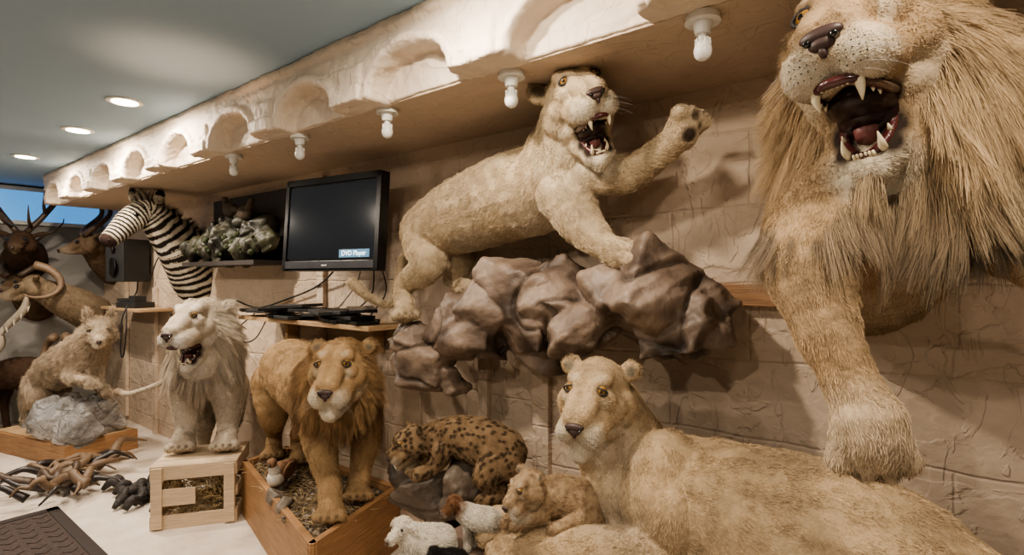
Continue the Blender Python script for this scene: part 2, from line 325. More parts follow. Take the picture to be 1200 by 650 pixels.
def head_bits(B,F,eye=M_eye,nosem=M_nose,es=.84,ex=.052,ez=.052,nose_z=-.038,ns=(.032,.012,.013),pup=.42):
    S=F.S; o=B.o; e=MB()
    for s in(-1,1):
        q=F.p(s*ex,.6,ez); hit,_,_,_=B.bvh.ray_cast(Vector(q),Vector(-F.f))
        if hit is None: continue
        hit=np.array(hit); r=.0185*S*es; c=hit-F.f*r*.46+F.r*s*r*.1
        e.sph(c,r,0); dn=F.d(s*.28,1,-.02); e.sph(c+dn*r*.68,r*pup,1)
        u=F.u*math.cos(.22)+F.r*s*math.sin(.22); x=np.cross(F.f,u)*-1
        pts=[c+x*(math.cos(a)*r*1.3)+u*(math.sin(a)*r*(.58 if math.sin(a)>0 else .74))+F.f*r*(.80-.45*abs(math.cos(a))) for a in np.linspace(0,2*math.pi,17)]
        e.tube(pts,r*.22,6,2,1)
    e.obj(o.name+'_eyes',[eye,M_pupil,M_mblack],o,True)
    n=MB(); hit,_,_,_=B.bvh.ray_cast(Vector(F.p(0,.6,nose_z)),Vector(-F.f))
    if hit is not None:
        hit=np.array(hit)-F.f*.002*S; k=ns[0]/.028
        n.sph(hit+F.u*.003*S,np.array(ns)*S,0,F.R()); n.sph(hit-F.u*.010*S*k+F.f*.001*S,np.array([ns[0]*.62,ns[1]*.9,ns[2]*.9])*S,0,F.R()); n.sph(hit-F.u*.020*S*k,np.array([ns[0]*.22,ns[1]*.7,ns[2]*.9])*S,0,F.R())
        for s in(-1,1): n.sph(hit+F.r*s*ns[0]*.6*S+F.f*ns[1]*.55*S-F.u*.005*S,.0055*S*k,1)
        n.obj(o.name+'_nose',[nosem,M_pupil],o,True)
    if getattr(F,'jaw',0)>=.1:
        J=F.J; m=MB()
        m.sph(F.p(0,.085,-.118),np.array([.050,.085,.036])*S,0,F.R()); m.sph(F.p(*J(0,.09,-.10)),np.array([.040,.08,.030])*S,0,F.R()); m.sph(F.p(0,.05,-.135),np.array([.055,.06,.06])*S,0,F.R())
        m.tube([F.p(*J(0,.05,-.090)),F.p(*J(0,.10,-.080)),F.p(*J(0,.155,-.096))],np.array([.024,.026,.015])*S,12,1,4)
        m.tube([F.p(-.048,.08,-.110),F.p(-.042,.17,-.112),F.p(-.022,.220,-.106),F.p(.022,.220,-.106),F.p(.042,.17,-.112),F.p(.048,.08,-.110)],.009*S,8,2,4)
        m.tube([F.p(*J(-.044,.07,-.088)),F.p(*J(-.030,.155,-.103)),F.p(*J(0,.190,-.107)),F.p(*J(.030,.155,-.103)),F.p(*J(.044,.07,-.088))],.009*S,8,2,4)
        for s in(-1,1):
            m.tube([F.p(s*.030,.212,-.106),F.p(s*.032,.212,-.122),F.p(s*.030,.206,-.141)],np.array([.0085,.0065,.001])*S,10,3,3)
            a=J(s*.025,.178,-.107); b=J(s*.027,.184,-.090); d=J(s*.026,.179,-.072); m.tube([F.p(*a),F.p(*b),F.p(*d)],np.array([.0075,.0055,.001])*S,10,3,3)
            for k in range(4):
                y=.175-.028*k; m.tube([F.p(s*(.038+.002*k),y,-.112),F.p(s*(.038+.002*k),y,-.125)],np.array([.006,.001])*S,6,3,1)
                a=J(s*(.034+.003*k),y-.03,-.097); b=J(s*(.034+.003*k),y-.03,-.083); m.tube([F.p(*a),F.p(*b)],np.array([.006,.001])*S,6,3,1)
            for k in range(3):
                x=s*(.004+.007*k); m.tube([F.p(x,.223,-.106),F.p(x,.223,-.115)],np.array([.0038,.002])*S,6,3,1)
                a=J(x*.8,.193,-.105); b=J(x*.8,.194,-.096); m.tube([F.p(*a),F.p(*b)],np.array([.0035,.002])*S,6,3,1)
        m.obj(o.name+'_mouth',[M_mouth,M_tongue,M_gum,M_tooth],o,True)
    if getattr(F,'cat',False):
        X=[]; dots=MB()
        for s in(-1,1):
            for row in range(4):
                for k in range(5):
                    q=F.p(s*(.044+.009*k),.30,-.058-.011*row); d0=-F.f*.8-F.r*s*.35
                    hit,nn,_,_=B.bvh.ray_cast(Vector(q),Vector(nrm(d0)))
                    if hit is None: continue
                    a=np.array(hit); dots.sph(a,.0012*S,0,None,False)
                    if (row+k)%3==0:
                        d=F.d(s,.05+rng.normal(0,.1),-.35+rng.normal(0,.12)); L=.065*S; X.append([a,a+d*L*.4,a+d*L*.75-F.u*L*.05,a+d*L-F.u*L*.15])
        if dots.n: dots.obj(o.name+'_whisker_spots',[M_mblack],o,True)
        if X: X=np.array(X); hairobj(o.name+'_whiskers',o,X,np.full(X.shape,.5),.00022,.0001)
LION=(.42,.30,.18); PALE=(.56,.47,.35)
def manezones(F,l=1.0,top=1.0):
    S=F.S; z=[]
    for s in(-1,1):
        z+= [(F.p(s*.10,-.05,.08),.11*S,.09*l*top,F.d(s*.6,-.8,.25)),(F.p(s*.135,-.03,-.02),.12*S,.12*l,F.d(s*.75,-.6,-.35)),(F.p(s*.10,-.02,-.12),.12*S,.14*l,F.d(s*.55,-.45,-.75))]
    z+= [(F.p(0,-.05,.11),.11*S,.09*l*top,F.d(0,-.95,.35)),(F.p(0,-.02,-.17),.12*S,.14*l,F.d(0,-.1,-1))]
    return z
# ---------------------------------------------------------------- A lunging male lion
def lionA():
    B=Body(.008,3); F=Frame((80,121,201),(-.75,-.65,-.05),(-.13,.05,1),1.22)
    B.chain([(108,172,158,27),(98,148,168,26),(92,131,176,24),(91,127,190,21.5),(90,128,199,16)],-1)
    B.chain([(78,126,170,13),(65,118,155,9.5),(63.5,110,141,6.4),(65,105,131,5.0),(66.5,102,125,5.6)],1)
    B.paw((66.5,100.5,122.5),(-.05,-.35,-.93),(-.2,-.9,.4),6.5,.4)
    B.chain([(102,124,170,14),(105,110,158,9),(111,99,149,5.5),(114,95,149,5)],1); B.paw((115,94,149),(.6,-.6,0),(0,0,1),6)
    cat_head(B,F,.74,jawclear=.085); B.zones.insert(0,(W((100,150,145)),.2,PALE,.5)); B.zones.insert(0,(W((66,101,119)),.14,PALE,.6)); B.build()
    B.finish('lion',LION,150000,.012); head_bits(B,F,es=.9)
    z=manezones(F,.62,.8); down=D((-.08,-.12,-1)); bk=D((.35,.25,-.8))
    z+=[(W((74,121,180)),.17,.15,down),(W((66,118,172)),.15,.13,down),(W((82,114,176)),.17,.15,down),(W((94,112,182)),.21,.15,down),(W((108,120,186)),.20,.15,D((.25,-.1,-1))),(W((106,125,203)),.18,.12,D((.5,0,-.8))),(W((88,110,172)),.15,.12,down),(W((104,112,172)),.12,.10,down),(W((98,118,196)),.14,.12,bk),(W((74,128,190)),.14,.14,D((-.5,.1,-1)))]
    def mc(P,C):
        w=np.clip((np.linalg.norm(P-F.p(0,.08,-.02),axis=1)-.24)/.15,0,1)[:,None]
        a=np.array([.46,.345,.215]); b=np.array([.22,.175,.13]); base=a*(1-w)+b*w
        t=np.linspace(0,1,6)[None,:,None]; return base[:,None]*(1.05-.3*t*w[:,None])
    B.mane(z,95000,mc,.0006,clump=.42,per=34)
lionA()
# ---------------------------------------------------------------- B young lion climbing
def lionB():
    B=Body(.007,3); F=Frame((22,190,211),(.10,-.97,-.03),(-.30,0,.95),.98)
    B.chain([(-39,255,171.4,13.5),(-23,242,177.5,16.5),(0,225,183.8,17.8),(15,211,187,17),(20,202,197.9,14),(22,196,206,11)],-1)
    B.chain([(-38.6,252,167,12.5),(-38,243,156,8.5),(-50,251,146,4.3),(-49,246,138,4.2)],1); B.paw((-48,243,134.5),(.25,-1,0),(0,0,1),5.1)
    B.chain([(-26.7,258,166.4,11),(-25,252,156,6.5),(-29,258,150,4),(-23,251,146,4)],1); B.paw((-22,249,145),(.4,-1,0),(0,0,1),4.9)
    B.chain([(19,200,181.6,11),(25.3,195,169.4,7.6),(31.5,190,162,5.2),(36,186,159,5.0)],1); B.paw((37.5,184.5,157.8),(.8,-.6,-.15),(0,0,1),5.3)
    B.chain([(27,199,188.5,9.5),(41,189,186.5,6.4),(49.2,178,191.5,4.6),(52.5,173.5,194.5,4.6)],1); B.paw((53.9,172,196),(.35,-.35,.85),(-.3,.9,.4),5.4)
    B.chain([(-45.7,268,175,3.4),(-56,279,158,2.6),(-60,280,142,2.3),(-64,279,136,2.2),(-73,275,140.4,2.3),(-81.6,275,147.4,2.6)],1)
    cat_head(B,F,.70,ear=1.2); B.zones.insert(0,(W((8,205,168)),.16,PALE,.8)); B.zones.insert(0,(W((-15,228,160)),.16,PALE,.8)); B.zones.insert(0,(W((20,192,190)),.15,PALE,.6))
    B.zones+=[(W((55,167,194)),.034,(.04,.025,.02),.95),(W((56.5,167.5,200)),.022,(.05,.03,.02),.8),(W((52,168.5,199.5)),.018,(.05,.03,.02),.8),(W((59,167.5,197)),.018,(.05,.03,.02),.8)]
    B.nofur+=[(W((55,167,194)),.03)]
    B.build(); B.finish('young_lion',(.55,.44,.30),150000,.014); head_bits(B,F)
lionB()
# ---------------------------------------------------------------- C reclining lioness
def lionC():
    B=Body(.008,3); F=Frame((27.5,174,113),(-.42,-.88,-.10),(.03,0,1),.92)
    B.chain([(95,124,74,20),(85,135,78,23.5),(71,150,79.6,22.5),(55,167,80,20.5),(44,179,79,18.5),(37,182,92,15.5),(31,180,105,12.5)],-1)
    B.ball((47,165,90.5),12.8); B.ball((50,157,81),13.5); B.ball((38,176,80),15)
    B.chain([(46,163,84,14),(47,155,71,9.5),(25.6,159,69.5,7.4),(12,166,67,6.4),(5,170,64.5,6)],1); B.paw((2.2,171,63.5),(-.9,-.3,0),(0,0,1),6.8)
    B.chain([(36,187,72,12),(39,183,66,9),(16,187,65.5,6.6),(3,189,64,5.8)],1); B.paw((-4.2,190,63.2),(-.95,-.2,0),(0,0,1),6.5)
    B.chain([(90,117,75,18),(66,112,67,10),(50,112,62,6)],1); B.paw((47,111,61.5),(-.9,-.2,0),(0,0,1),6)
    cat_head(B,F,0,ear=.95); B.zones.insert(0,(W((38,168,72)),.22,PALE,.7)); B.zones.insert(0,(W((30,168,98)),.13,PALE,.7)); B.zones.insert(0,(W((60,145,62)),.2,PALE,.7))
    B.build(); B.finish('lioness',(.50,.375,.235),190000,.012); head_bits(B,F)
lionC()
def spots(B,base,n,r,dark,amt=.8):
    def f(P):
        k=rng.choice(len(B.P),n); c=B.P[k]; d=np.full(len(P),9.)
        for q in c: d=np.minimum(d,np.linalg.norm(P-q,axis=1))
        w=np.clip((1-d/r)*2,0,1)[:,None]*amt; C=np.tile(np.array(base),(len(P),1)); return C*(1-w)+np.array(dark)*w
    return f
def cubD():
    B=Body(.0042,3); F=Frame((5.3,166,86),(-.72,-.62,-.25),(0,0,1),.42)
    B.chain([(24,172,78,6.8),(17,172,80,7.2),(10.2,170,81,6),(6.5,168,83.8,4.6)],-1)
    B.chain([(9,165,78,2.8),(3.5,165,76,1.9),(1,165,74,1.8)],1); B.chain([(10,172,78,2.8),(2,172,75,1.9),(-2,171,72.5,1.8)],1)
    B.chain([(23.5,167,76,4.8),(17,164,75.2,2.3),(12.5,163,74,1.9)],1); B.chain([(28,175,77,2),(31,172,73,1.5),(26,165,72,1.3),(20,162,73,1.2)],1)
    cat_head(B,F,0); B.build(); B.finish('lion_cub',None,34000,.009,.0004,spots(B,(.40,.29,.18),420,.009,(.20,.13,.08),.6)); head_bits(B,F,es=1.0)
cubD()
# ---------------------------------------------------------------- E male lion standing on platform
def lionE():
    B=Body(.008,3); F=Frame((-82.8,263,106.5),(.04,-.97,-.10),(0,0,1),1.12)
    B.chain([(-141,340,92,16),(-130,323,95,18.5),(-106,297,90,20),(-93,282,95,19.5),(-86,272,103,15)],-1)
    B.chain([(-101.6,284,81,13),(-98,277,65,8.5),(-91,268,50,5.8),(-89,264,42,5.4)],1); B.paw((-87.5,261,38.2),(.2,-1,0),(0,0,1),6.2)
    B.chain([(-82,291,81.3,12.5),(-79,292,62.4,8.3),(-81,290,48,5.8),(-81.4,288,42,5.4)],1); B.paw((-81,285,38.2),(.2,-1,0),(0,0,1),6.2)
    B.chain([(-148,338,84,14),(-147,333,66.6,9),(-157,357,48,4.8),(-156,354,41,4.8)],1); B.paw((-155,351,37.8),(.3,-1,0),(0,0,1),5.8)
    B.chain([(-133,336,82,13),(-125,328,65.6,8),(-137,346,48,4.8),(-135,344,41,4.8)],1); B.paw((-134,341,37.8),(.3,-1,0),(0,0,1),5.8)
    cat_head(B,F,0,ear=.9); B.zones.insert(0,(W((-120,315,75)),.15,PALE,.6)); B.zones.insert(0,(W((-90,268,78)),.12,PALE,.5)); B.build(); B.finish('lion',(.42,.285,.155),100000,.013); head_bits(B,F)
    dn=D((0,-.2,-1)); z=manezones(F,.60,.75)+[(W((-86,265,90)),.16,.12,dn),(W((-77,272,88)),.15,.15,dn),(W((-97,272,92)),.14,.12,dn),(W((-72,275,97)),.12,.12,dn),(W((-80,266,82)),.10,.09,dn)]
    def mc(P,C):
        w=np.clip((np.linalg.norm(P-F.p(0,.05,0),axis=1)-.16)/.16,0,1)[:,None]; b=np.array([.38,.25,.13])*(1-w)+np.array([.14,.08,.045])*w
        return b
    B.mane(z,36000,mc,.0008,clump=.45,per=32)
lionE()
# ---------------------------------------------------------------- F white lion
def lionF():
    B=Body(.009,3); F=Frame((-200,350,121.5),(-.15,-.97,-.04),(0,0,1),1.22)
    B.chain([(-217,394,78,16),(-209,380,84,19),(-204,365,90,21),(-202,360,103,20),(-201,356,114,16)],-1)
    B.chain([(-214,360,84.6,13),(-215,358,65,8.8),(-214,355,51.8,6.2),(-213,352,47,6)],1); B.paw((-211,347,44.6),(.3,-1,0),(0,0,1),7)
    B.chain([(-193,362,84,13),(-190,362,64,8.8),(-189.5,360,52,6.2),(-187,356,47,6)],1); B.paw((-185,350,44.6),(.3,-1,0),(0,0,1),7)
    B.chain([(-221,390,72,13),(-219,385,50,8),(-233,408,28,4.6),(-232,404,10,5)],1); B.paw((-230,400,6.5),(.3,-1,0),(0,0,1),6)
    B.chain([(-203,388,72,13),(-200,384,50,8),(-214,398,28,4.6),(-213,396,10,5)],1); B.paw((-212,392,6.5),(.3,-1,0),(0,0,1),6)
    B.chain([(-220,404,82,3.4),(-235,408,78,2.4),(-249,410,76.8,2.1),(-269,405,68.7,2.0),(-283,400,64,2.0),(-292,400,65.3,2.6)],1)
    cat_head(B,F,.62,light=(.70,.65,.57),ear=.9); B.zones.append((W((-292,400,65.3)),.06,(.25,.17,.1),.8))
    B.build(); B.finish('white_lion',(.56,.48,.38),70000,.014,.0007); head_bits(B,F)
    dn=D((0,-.1,-1)); z=manezones(F,.8,.8)+[(W((-203,345,100)),.18,.14,dn),(W((-190,352,102)),.16,.14,dn),(W((-216,352,102)),.16,.14,dn),(W((-203,345,88)),.13,.10,dn)]
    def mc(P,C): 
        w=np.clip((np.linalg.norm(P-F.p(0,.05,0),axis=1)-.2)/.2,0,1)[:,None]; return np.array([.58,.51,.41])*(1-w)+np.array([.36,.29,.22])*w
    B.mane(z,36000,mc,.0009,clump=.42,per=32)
lionF()
# ---------------------------------------------------------------- G wolf
def dog_head(B,F,light,dark,ears=True):
    c=B; c.sphf(F,(0,0,.01),.085)
    for s in(-1,1):
        c.sphf(F,(s*.045,.01,-.02),.06); c.capf(F,(s*.025,.07,.02),.04,(s*.016,.15,-.02),.03)
        if ears:
            B.chainw([list(F.p(s*.055,-.01,.07))+[.032*F.S],list(F.p(s*.066,-.015,.11))+[.022*F.S],list(F.p(s*.074,-.02,.16))+[.006*F.S]],1,3)
    c.capf(F,(0,.09,0),.042,(0,.21,-.03),.024); c.capf(F,(0,.05,-.05),.04,(0,.18,-.055),.02)
    B.zones+=[(F.p(0,.18,-.06),.07*F.S,light,.8)]+[(F.p(s*.045,.09,.03),.022*F.S,dark,.9) for s in(-1,1)]+[(F.p(s*.066,.01,.11),.03*F.S,dark,.4) for s in(-1,1)]
def wolf():
    B=Body(.010,4); F=Frame((-344,450,106),(.60,-.78,-.15),(0,0,1),1.15)
    B.chain([(-420,490,61,14),(-400,480,70.4,17),(-371,465,81.7,17.5),(-357.5,458,94.3,14),(-348,453,102,10)],-1)
    B.chain([(-366,455,78,8),(-367,450,68,5),(-352,442,66,3.8),(-345,440,65.5,4)],1); B.paw((-343,439,65),(.8,-.5,-.2),(0,0,1),4,0)
    B.chain([(-358,461,73.7,8),(-354,460,62,4.6),(-344,455,55,4)],1); B.paw((-342,454,54),(.8,-.5,-.2),(0,0,1),4,0)
    B.chain([(-424,485,54,12),(-418,477,44,7.5),(-438,490,33,4.2),(-436,486,25,4)],1); B.paw((-434,484,23),(.8,-.5,0),(0,0,1),4,0)
    B.chain([(-420,498,54,11),(-412,492,42,6),(-430,503,32,4),(-428,500,25,4)],1); B.paw((-426,498,23),(.8,-.5,0),(0,0,1),4,0)
    B.chain([(-428,494,62,5),(-442,500,50,7),(-448,500,34,6),(-447,498,22,3)],1)
    dog_head(B,F,(.62,.55,.45),(.06,.045,.03)); B.zones+=[(W((-395,480,90)),.22,(.22,.17,.12),.75),(F.p(0,0,.1),.08,(.26,.19,.12),.6),(W((-375,470,98)),.14,(.24,.18,.12),.6)]
    B.build(); B.finish('wolf',(.48,.39,.29),50000,.038,.0009,lift=.35); head_bits(B,F,es=.8,ex=.045,ez=.028,nose_z=-.03,ns=(.017,.014,.012),pup=.6)
wolf()
# ---------------------------------------------------------------- H bobcat
def bobcat():
    B=Body(.006,3); F=Frame((-43.6,237,79),(-.72,-.5,-.32),(0,0,1),.52)
    B.chain([(-4.3,228,76,10.5),(-12.7,230,80,10),(-24,233,81.2,8.8),(-33.6,236,79.5,7.2),(-40,237.5,78.8,5.2)],-1)
    B.chain([(-29,229,77,5),(-32,228,71,3),(-36,226,69,2.6)],1); B.paw((-38,225,68.5),(-.8,-.5,-.2),(0,0,1),2.8,0)
    B.chain([(-34,241,74,5),(-39,240,69.5,3),(-42,239,67.5,2.8)],1); B.paw((-44,238,67),(-.8,-.5,-.2),(0,0,1),2.8,0)
    B.chain([(-3,223,73,8),(-11,218,70,5),(-2,221,62,2.8),(-8,217,61.5,2.6)],1); B.paw((-11,216,61),(-.9,-.3,0),(0,0,1),2.8,0)
    cat_head(B,F,0,light=(.42,.34,.24)); B.build(); B.finish('bobcat',None,50000,.012,.0005,spots(B,(.28,.19,.11),700,.0105,(.03,.02,.014),.9)); head_bits(B,F,es=1.0)
bobcat()
# ---------------------------------------------------------------- J zebra
def zebra():
    B=Body(.007,3)
    B.chain([(-265,466,150,25),(-268,455,163,22),(-271,442,175,17.5),(-277,430,190,13.5),(-284,420,200,10.5),(-289,409,193,9.4),(-292,398,182,6.8),(-293,394,178,6.2)],1,5,True)
    for c,o in(((-290,418,209),(-293,416,218)),((-277,423,209),(-274,422,218))):
        B.chain([(*c,3.6),(*[ (a+b)/2 for a,b in zip(c,o)],3.8),(*o,1.6)],1)
    B.build()
    def pat(P):
        i=B.near(P); q=P-B.c[i]; s=B.cs[i]+(q*B.cd[i]).sum(1)
        ph=np.where(s<.62,s/.062,(s-.62)/.030+.62/.062)+.25*nz(P,9)
        w=(np.sin(2*math.pi*ph)>0.05).astype(float)[:,None]
        C=np.array([.66,.59,.47])*w+np.array([.025,.018,.015])*(1-w)
        m=np.clip((.070-np.linalg.norm(P-W((-293,391,176)),axis=1))*60,0,1)[:,None]; C=C*(1-m)+np.array([.05,.03,.025])*m; return C
    B.zones=[]; o=B.finish('zebra_shoulder_mount',None,25000,.006,.0006,pat)
    z=[(W(p),.09,.085,D(d)) for p,d in(((-283,428,205),(-.1,.6,.8)),((-277,438,200),(.2,.7,.7)),((-268,447,192),(.4,.7,.5)),((-265,455,182),(.5,.6,.3)),((-287,420,209),(-.1,0,1)))]
    B.mane(z,6000,lambda P,C:C,.0012,grav=0,clump=.1)
    e=MB()
    for c in((-294.5,408,197),(-282,405,197)): e.sph(W(c),.021,0)
    for c in((-296,390,176.5),(-290,389,176.5)): e.sph(W(c),.009,0)
    e.obj('zebra_eyes',[M_pupil],o,True)
zebra()
# ---------------------------------------------------------------- rocks
def rock(name,L,vox,base,dark,amp=.012,smooth=2,light=None,mat=None,npts=16,ridge=0,crease=1.0):
    mb=MB()
    for (x,y,z,r) in L:
        c=W((x,y,z)) if y>60 else np.array((x,y,z)); bm=bmesh.new()
        for k in range(npts):
            d=nrm(rng.normal(0,1,3)); d=d*(r/100.0 if r>1 else r)*rng.uniform(.92,1.12)*np.array([1.08,1,.95]); bm.verts.new(c+d)
        res=bmesh.ops.convex_hull(bm,input=bm.verts); 
        bmesh.ops.delete(bm,geom=[g for g in res['geom_interior'] if isinstance(g,bmesh.types.BMVert)],context='VERTS')
        bm.verts.index_update(); mb.add(np.array([v.co[:] for v in bm.verts]),[[v.index for v in f.verts] for f in bm.faces]); bm.free()
    me=remesh(mb.mesh('r'),vox,smooth); P=getP(me); N=getN(me)
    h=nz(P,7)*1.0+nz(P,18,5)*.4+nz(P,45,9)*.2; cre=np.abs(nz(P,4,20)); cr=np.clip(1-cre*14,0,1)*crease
    if ridge:
        q=P@np.array([[.8,.1,.55],[-.2,1,.1],[-.55,0,.8]]).T; rg=1-np.abs(nz(q,(3,3,15),40))*2; h=h+rg*ridge
    P2=P+N*((h*amp-cr*amp*1.3)[:,None]); P2[:,1]=np.minimum(P2[:,1],WALLY); setP(me,P2)
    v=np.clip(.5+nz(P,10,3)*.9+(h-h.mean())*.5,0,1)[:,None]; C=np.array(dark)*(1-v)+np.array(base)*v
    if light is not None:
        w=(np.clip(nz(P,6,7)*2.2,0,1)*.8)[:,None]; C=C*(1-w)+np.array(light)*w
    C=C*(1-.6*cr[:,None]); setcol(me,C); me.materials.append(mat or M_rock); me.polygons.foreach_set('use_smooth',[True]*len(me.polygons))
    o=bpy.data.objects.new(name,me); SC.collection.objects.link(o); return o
rock('rock_ledge',[(47,187,141,25),(38,193,143,16),(54,183,135,18),(0,221,137,24),(18,213,143,17),(-18,238,127,20),(14,220,124,15),(-38,250,114,18),(-44,247,122,9),(-27,246,106,11),(62,183,144,14),(58,178,134,13),(28,203,133,17),(-47,242,123,8.5),(-10,228,135,17)],.008,(.21,.155,.115),(.06,.042,.032),.014,2,(.27,.21,.165),None,13,.8,.9)
rock('bobcat_rock',[(-38.7,244,56,17),(-22,236,58,16.5),(-7,230,53,13),(-47,248,62,11),(-15,240,64,12),(-30,245,45,14),(-12,236,44,12)],.009,(.13,.10,.075),(.045,.034,.026),.013,3,(.17,.14,.11),None,12,.5,.6)
# ---------------------------------------------------------------- room shell
def shell(name,c,size,mat):
    mb=MB(); mb.box((0,0,0),size); o=mb.obj(name,[mat]); o.location=c; return o
m,nt,b=newmat('floor_board'); b.inputs['Roughness'].default_value=.5
tc=nt.nodes.new('ShaderNodeTexCoord'); n=nt.nodes.new('ShaderNodeTexNoise'); n.inputs['Scale'].default_value=2.5; n.inputs['Detail'].default_value=10; n.inputs['Roughness'].default_value=.7
nt.links.new(tc.outputs['Object'],n.inputs['Vector']); cr=nt.nodes.new('ShaderNodeValToRGB'); cr.color_ramp.elements[0].position=.3; cr.color_ramp.elements[1].position=.65
cr.color_ramp.elements[0].color=(.44,.37,.30,1); cr.color_ramp.elements[1].color=(.72,.65,.57,1); nt.links.new(n.outputs['Fac'],cr.inputs['Fac']); nt.links.new(cr.outputs['Color'],b.inputs['Base Color'])
M_floor=m
M_ceil=plain('ceiling_daylight_tint',(.33,.46,.58),.7,scale=3,noise_amt=.03); M_side=plain('side_wall_paint',(.34,.33,.31),.8,scale=4,noise_amt=.05)  # ceiling blue is the daylight tint put into its colour
shell('floor',(-2.45,-.8,-.05),(10.3,5.8,.1),M_floor); shell('ceiling',(-2.45,-.8,2.51),(10.3,5.8,.1),M_ceil)
shell('wall_back',(-2.45,2.05,1.23),(10.3,.1,2.66),M_wall); shell('wall_left',(-7.55,-.8,1.23),(.1,5.8,2.66),M_side)
shell('wall_right',(2.65,-.8,1.23),(.1,5.8,2.66),M_side); shell('wall_front',(-2.45,-3.65,1.23),(10.3,.1,2.66),M_side)
M_win=plain('window_daylight',(.1,.3,.5),.2,emit=(.08,.28,.62),estr=1.1)
wn=MB(); wn.box((-7.48,.15,2.24),(.02,3.6,.32),0,0); wn.box((-7.47,.15,2.07),(.05,3.6,.04),0,1); wn.box((-7.47,.15,2.42),(.05,3.6,.04),0,1)
wn.obj('window_1',[M_win,M_white])
sf=MB(); sf.box((-2.0,1.70,2.325),(9.26,.60,.27)); sf.obj('trim_1',[M_soff])
cn=MB(); x0=-6.63; bay=.68; zt=2.462; zb=2.188; yf=1.305
x=x0+.03; cn.box((x0+.015,yf+.045,(zt+zb)/2),(.06,.09,zt-zb)); cn.box(((x0+2.6)/2,yf+.115,(zt+zb)/2+.005),(2.6-x0,.06,zt-zb-.01))
while x<2.6:
    w=min(bay,2.6-x); a1=x+.13; a2=x+w-.13; hw=(a2-a1)/2; cx=(a1+a2)/2
    if w<.4: 
        cn.box((x+w/2,yf+.04,(zt+zb)/2),(w+.01,.08,zt-zb)); break
    arc=[(cx-hw*math.cos(a),zb+.02+.130*math.sin(a)) for a in np.linspace(0,math.pi,17)]
    pl=[(x-.004,zt),(x-.004,zb),(a1,zb)]+arc+[(a2,zb),(x+w+.004,zb),(x+w+.004,zt)]
    n_=len(pl); v=[(p[0],yf,p[1]) for p in pl]+[(p[0],yf+.095,p[1]) for p in pl]
    f=[list(range(n_)),list(range(n_,2*n_))[::-1]]+[[i,i+n_,(i+1)%n_+n_,(i+1)%n_] for i in range(n_)]
    cn.add(v,f)
    rim=[(cx-(hw+.022)*math.cos(a),yf-.003,zb+.02+.153*math.sin(a)) for a in np.linspace(0,math.pi,17)]
    cn.tube([(a1-.022,yf-.003,zb+.008)]+rim+[(a2+.022,yf-.003,zb+.008)],.020,8,0,1)
    cn.box((cx+w/2,yf-.008,zb+.030),(.17,.05,.06)); cn.box((cx+w/2,yf+.002,zb+.10),(.14,.03,.09)); cn.box((cx,yf+.000,zt-.020),(w+.01,.03,.035)); cn.box((cx,yf+.004,zt-.075),(w+.01,.016,.012))
    x+=w
me=remesh(cn.mesh('c'),.008,1); P=getP(me); N=getN(me); h=nz(P,9)*.004+nz(P,28,4)*.0035+nz(P,60,14)*.002; st=np.clip((np.abs(nz(P,(5,5,12),30))-.15)*10,0,1)*.004
P=P+N*(h+st)[:,None]; P[:,2]=np.minimum(P[:,2],2.462); P[:,1]=np.minimum(P[:,1],1.47); setP(me,P); me.polygons.foreach_set('use_smooth',[True]*len(me.polygons)); me.materials.append(M_corn)
o=bpy.data.objects.new('trim_2',me); me.name='cornice'; SC.collection.objects.link(o)
for i,(x,z,w,h) in enumerate(((-1.38,.86,.085,.62),(-3.1,1.25,.07,1.8),(-1.72,.75,.06,.9),(-5.9,.7,.07,1.4),(-6.7,1.1,.07,2.1))):
    bt=MB(); bt.box((x,1.983,z),(w,.03,h)); bt.obj('trim_%d'%(i+3),[M_wall],None,False,.003)
bt=MB(); bt.box((-.40,1.975,1.44),(.47,.045,.075)); bt.obj('trim_8',[M_orange],None,False,.003)
# ---------------------------------------------------------------- plinth under the lioness
pl=MB(); pl.box((.14,1.515,.535),(3.12,.95,.05),0,0); pl.box((.14,1.53,.255),(3.04,.9,.51),0,1); pl.obj('display_plinth',[plain('plinth_top',(.16,.11,.08),.7,bump=.003),M_orange],None,False,.004)
# ---------------------------------------------------------------- lamps
dl=[(-5.67,1.0),(-4.38,1.03),(-3.47,1.02),(-1.15,.85),(.15,.85)]+[(x,-.7) for x in(-5.4,-3.8,-2.2,-.6,1.2)]  # second row is out of view, added as fill for the room
M_glow=plain('lamp_glow',(1,.9,.75),.3,emit=(1,.82,.55),estr=14)
def lamp(x,y,e,size=.10,col=(1,.86,.71)):
    mb=MB(); mb.cyl((x,y,2.452),(x,y,2.462),.085,32,0); mb.cyl((x,y,2.449),(x,y,2.454),.062,32,1); o=mb.obj('recessed_downlight',[M_white,M_glow])
    l=bpy.data.lights.new('downlight','AREA'); l.shape='DISK'; l.size=size; l.energy=e; l.color=col; lo=bpy.data.objects.new('downlight_lamp',l); lo.location=(x,y,2.44); SC.collection.objects.link(lo); lo.parent=o
for i,(x,y) in enumerate(dl): lamp(x,y,(32 if i<3 else 30 if i==3 else 16 if i==4 else 24))
def spot(name,loc,to,e,ang,col,blend=.6,r=.05):
    l=bpy.data.lights.new(name,'SPOT'); l.energy=e; l.spot_size=math.radians(ang); l.spot_blend=blend; l.color=col; l.shadow_soft_size=r
    o=bpy.data.objects.new(name,l); o.location=loc; o.rotation_euler=(Vector(to)-Vector(loc)).to_track_quat('-Z','Y').to_euler(); SC.collection.objects.link(o)
spot('ceiling_patch_spot',(-2.65,1.0,1.75),(-2.65,1.0,2.46),20,66,(1,.60,.36),1,.1)  # added spot with no fixture, throws the warm patch on the ceiling
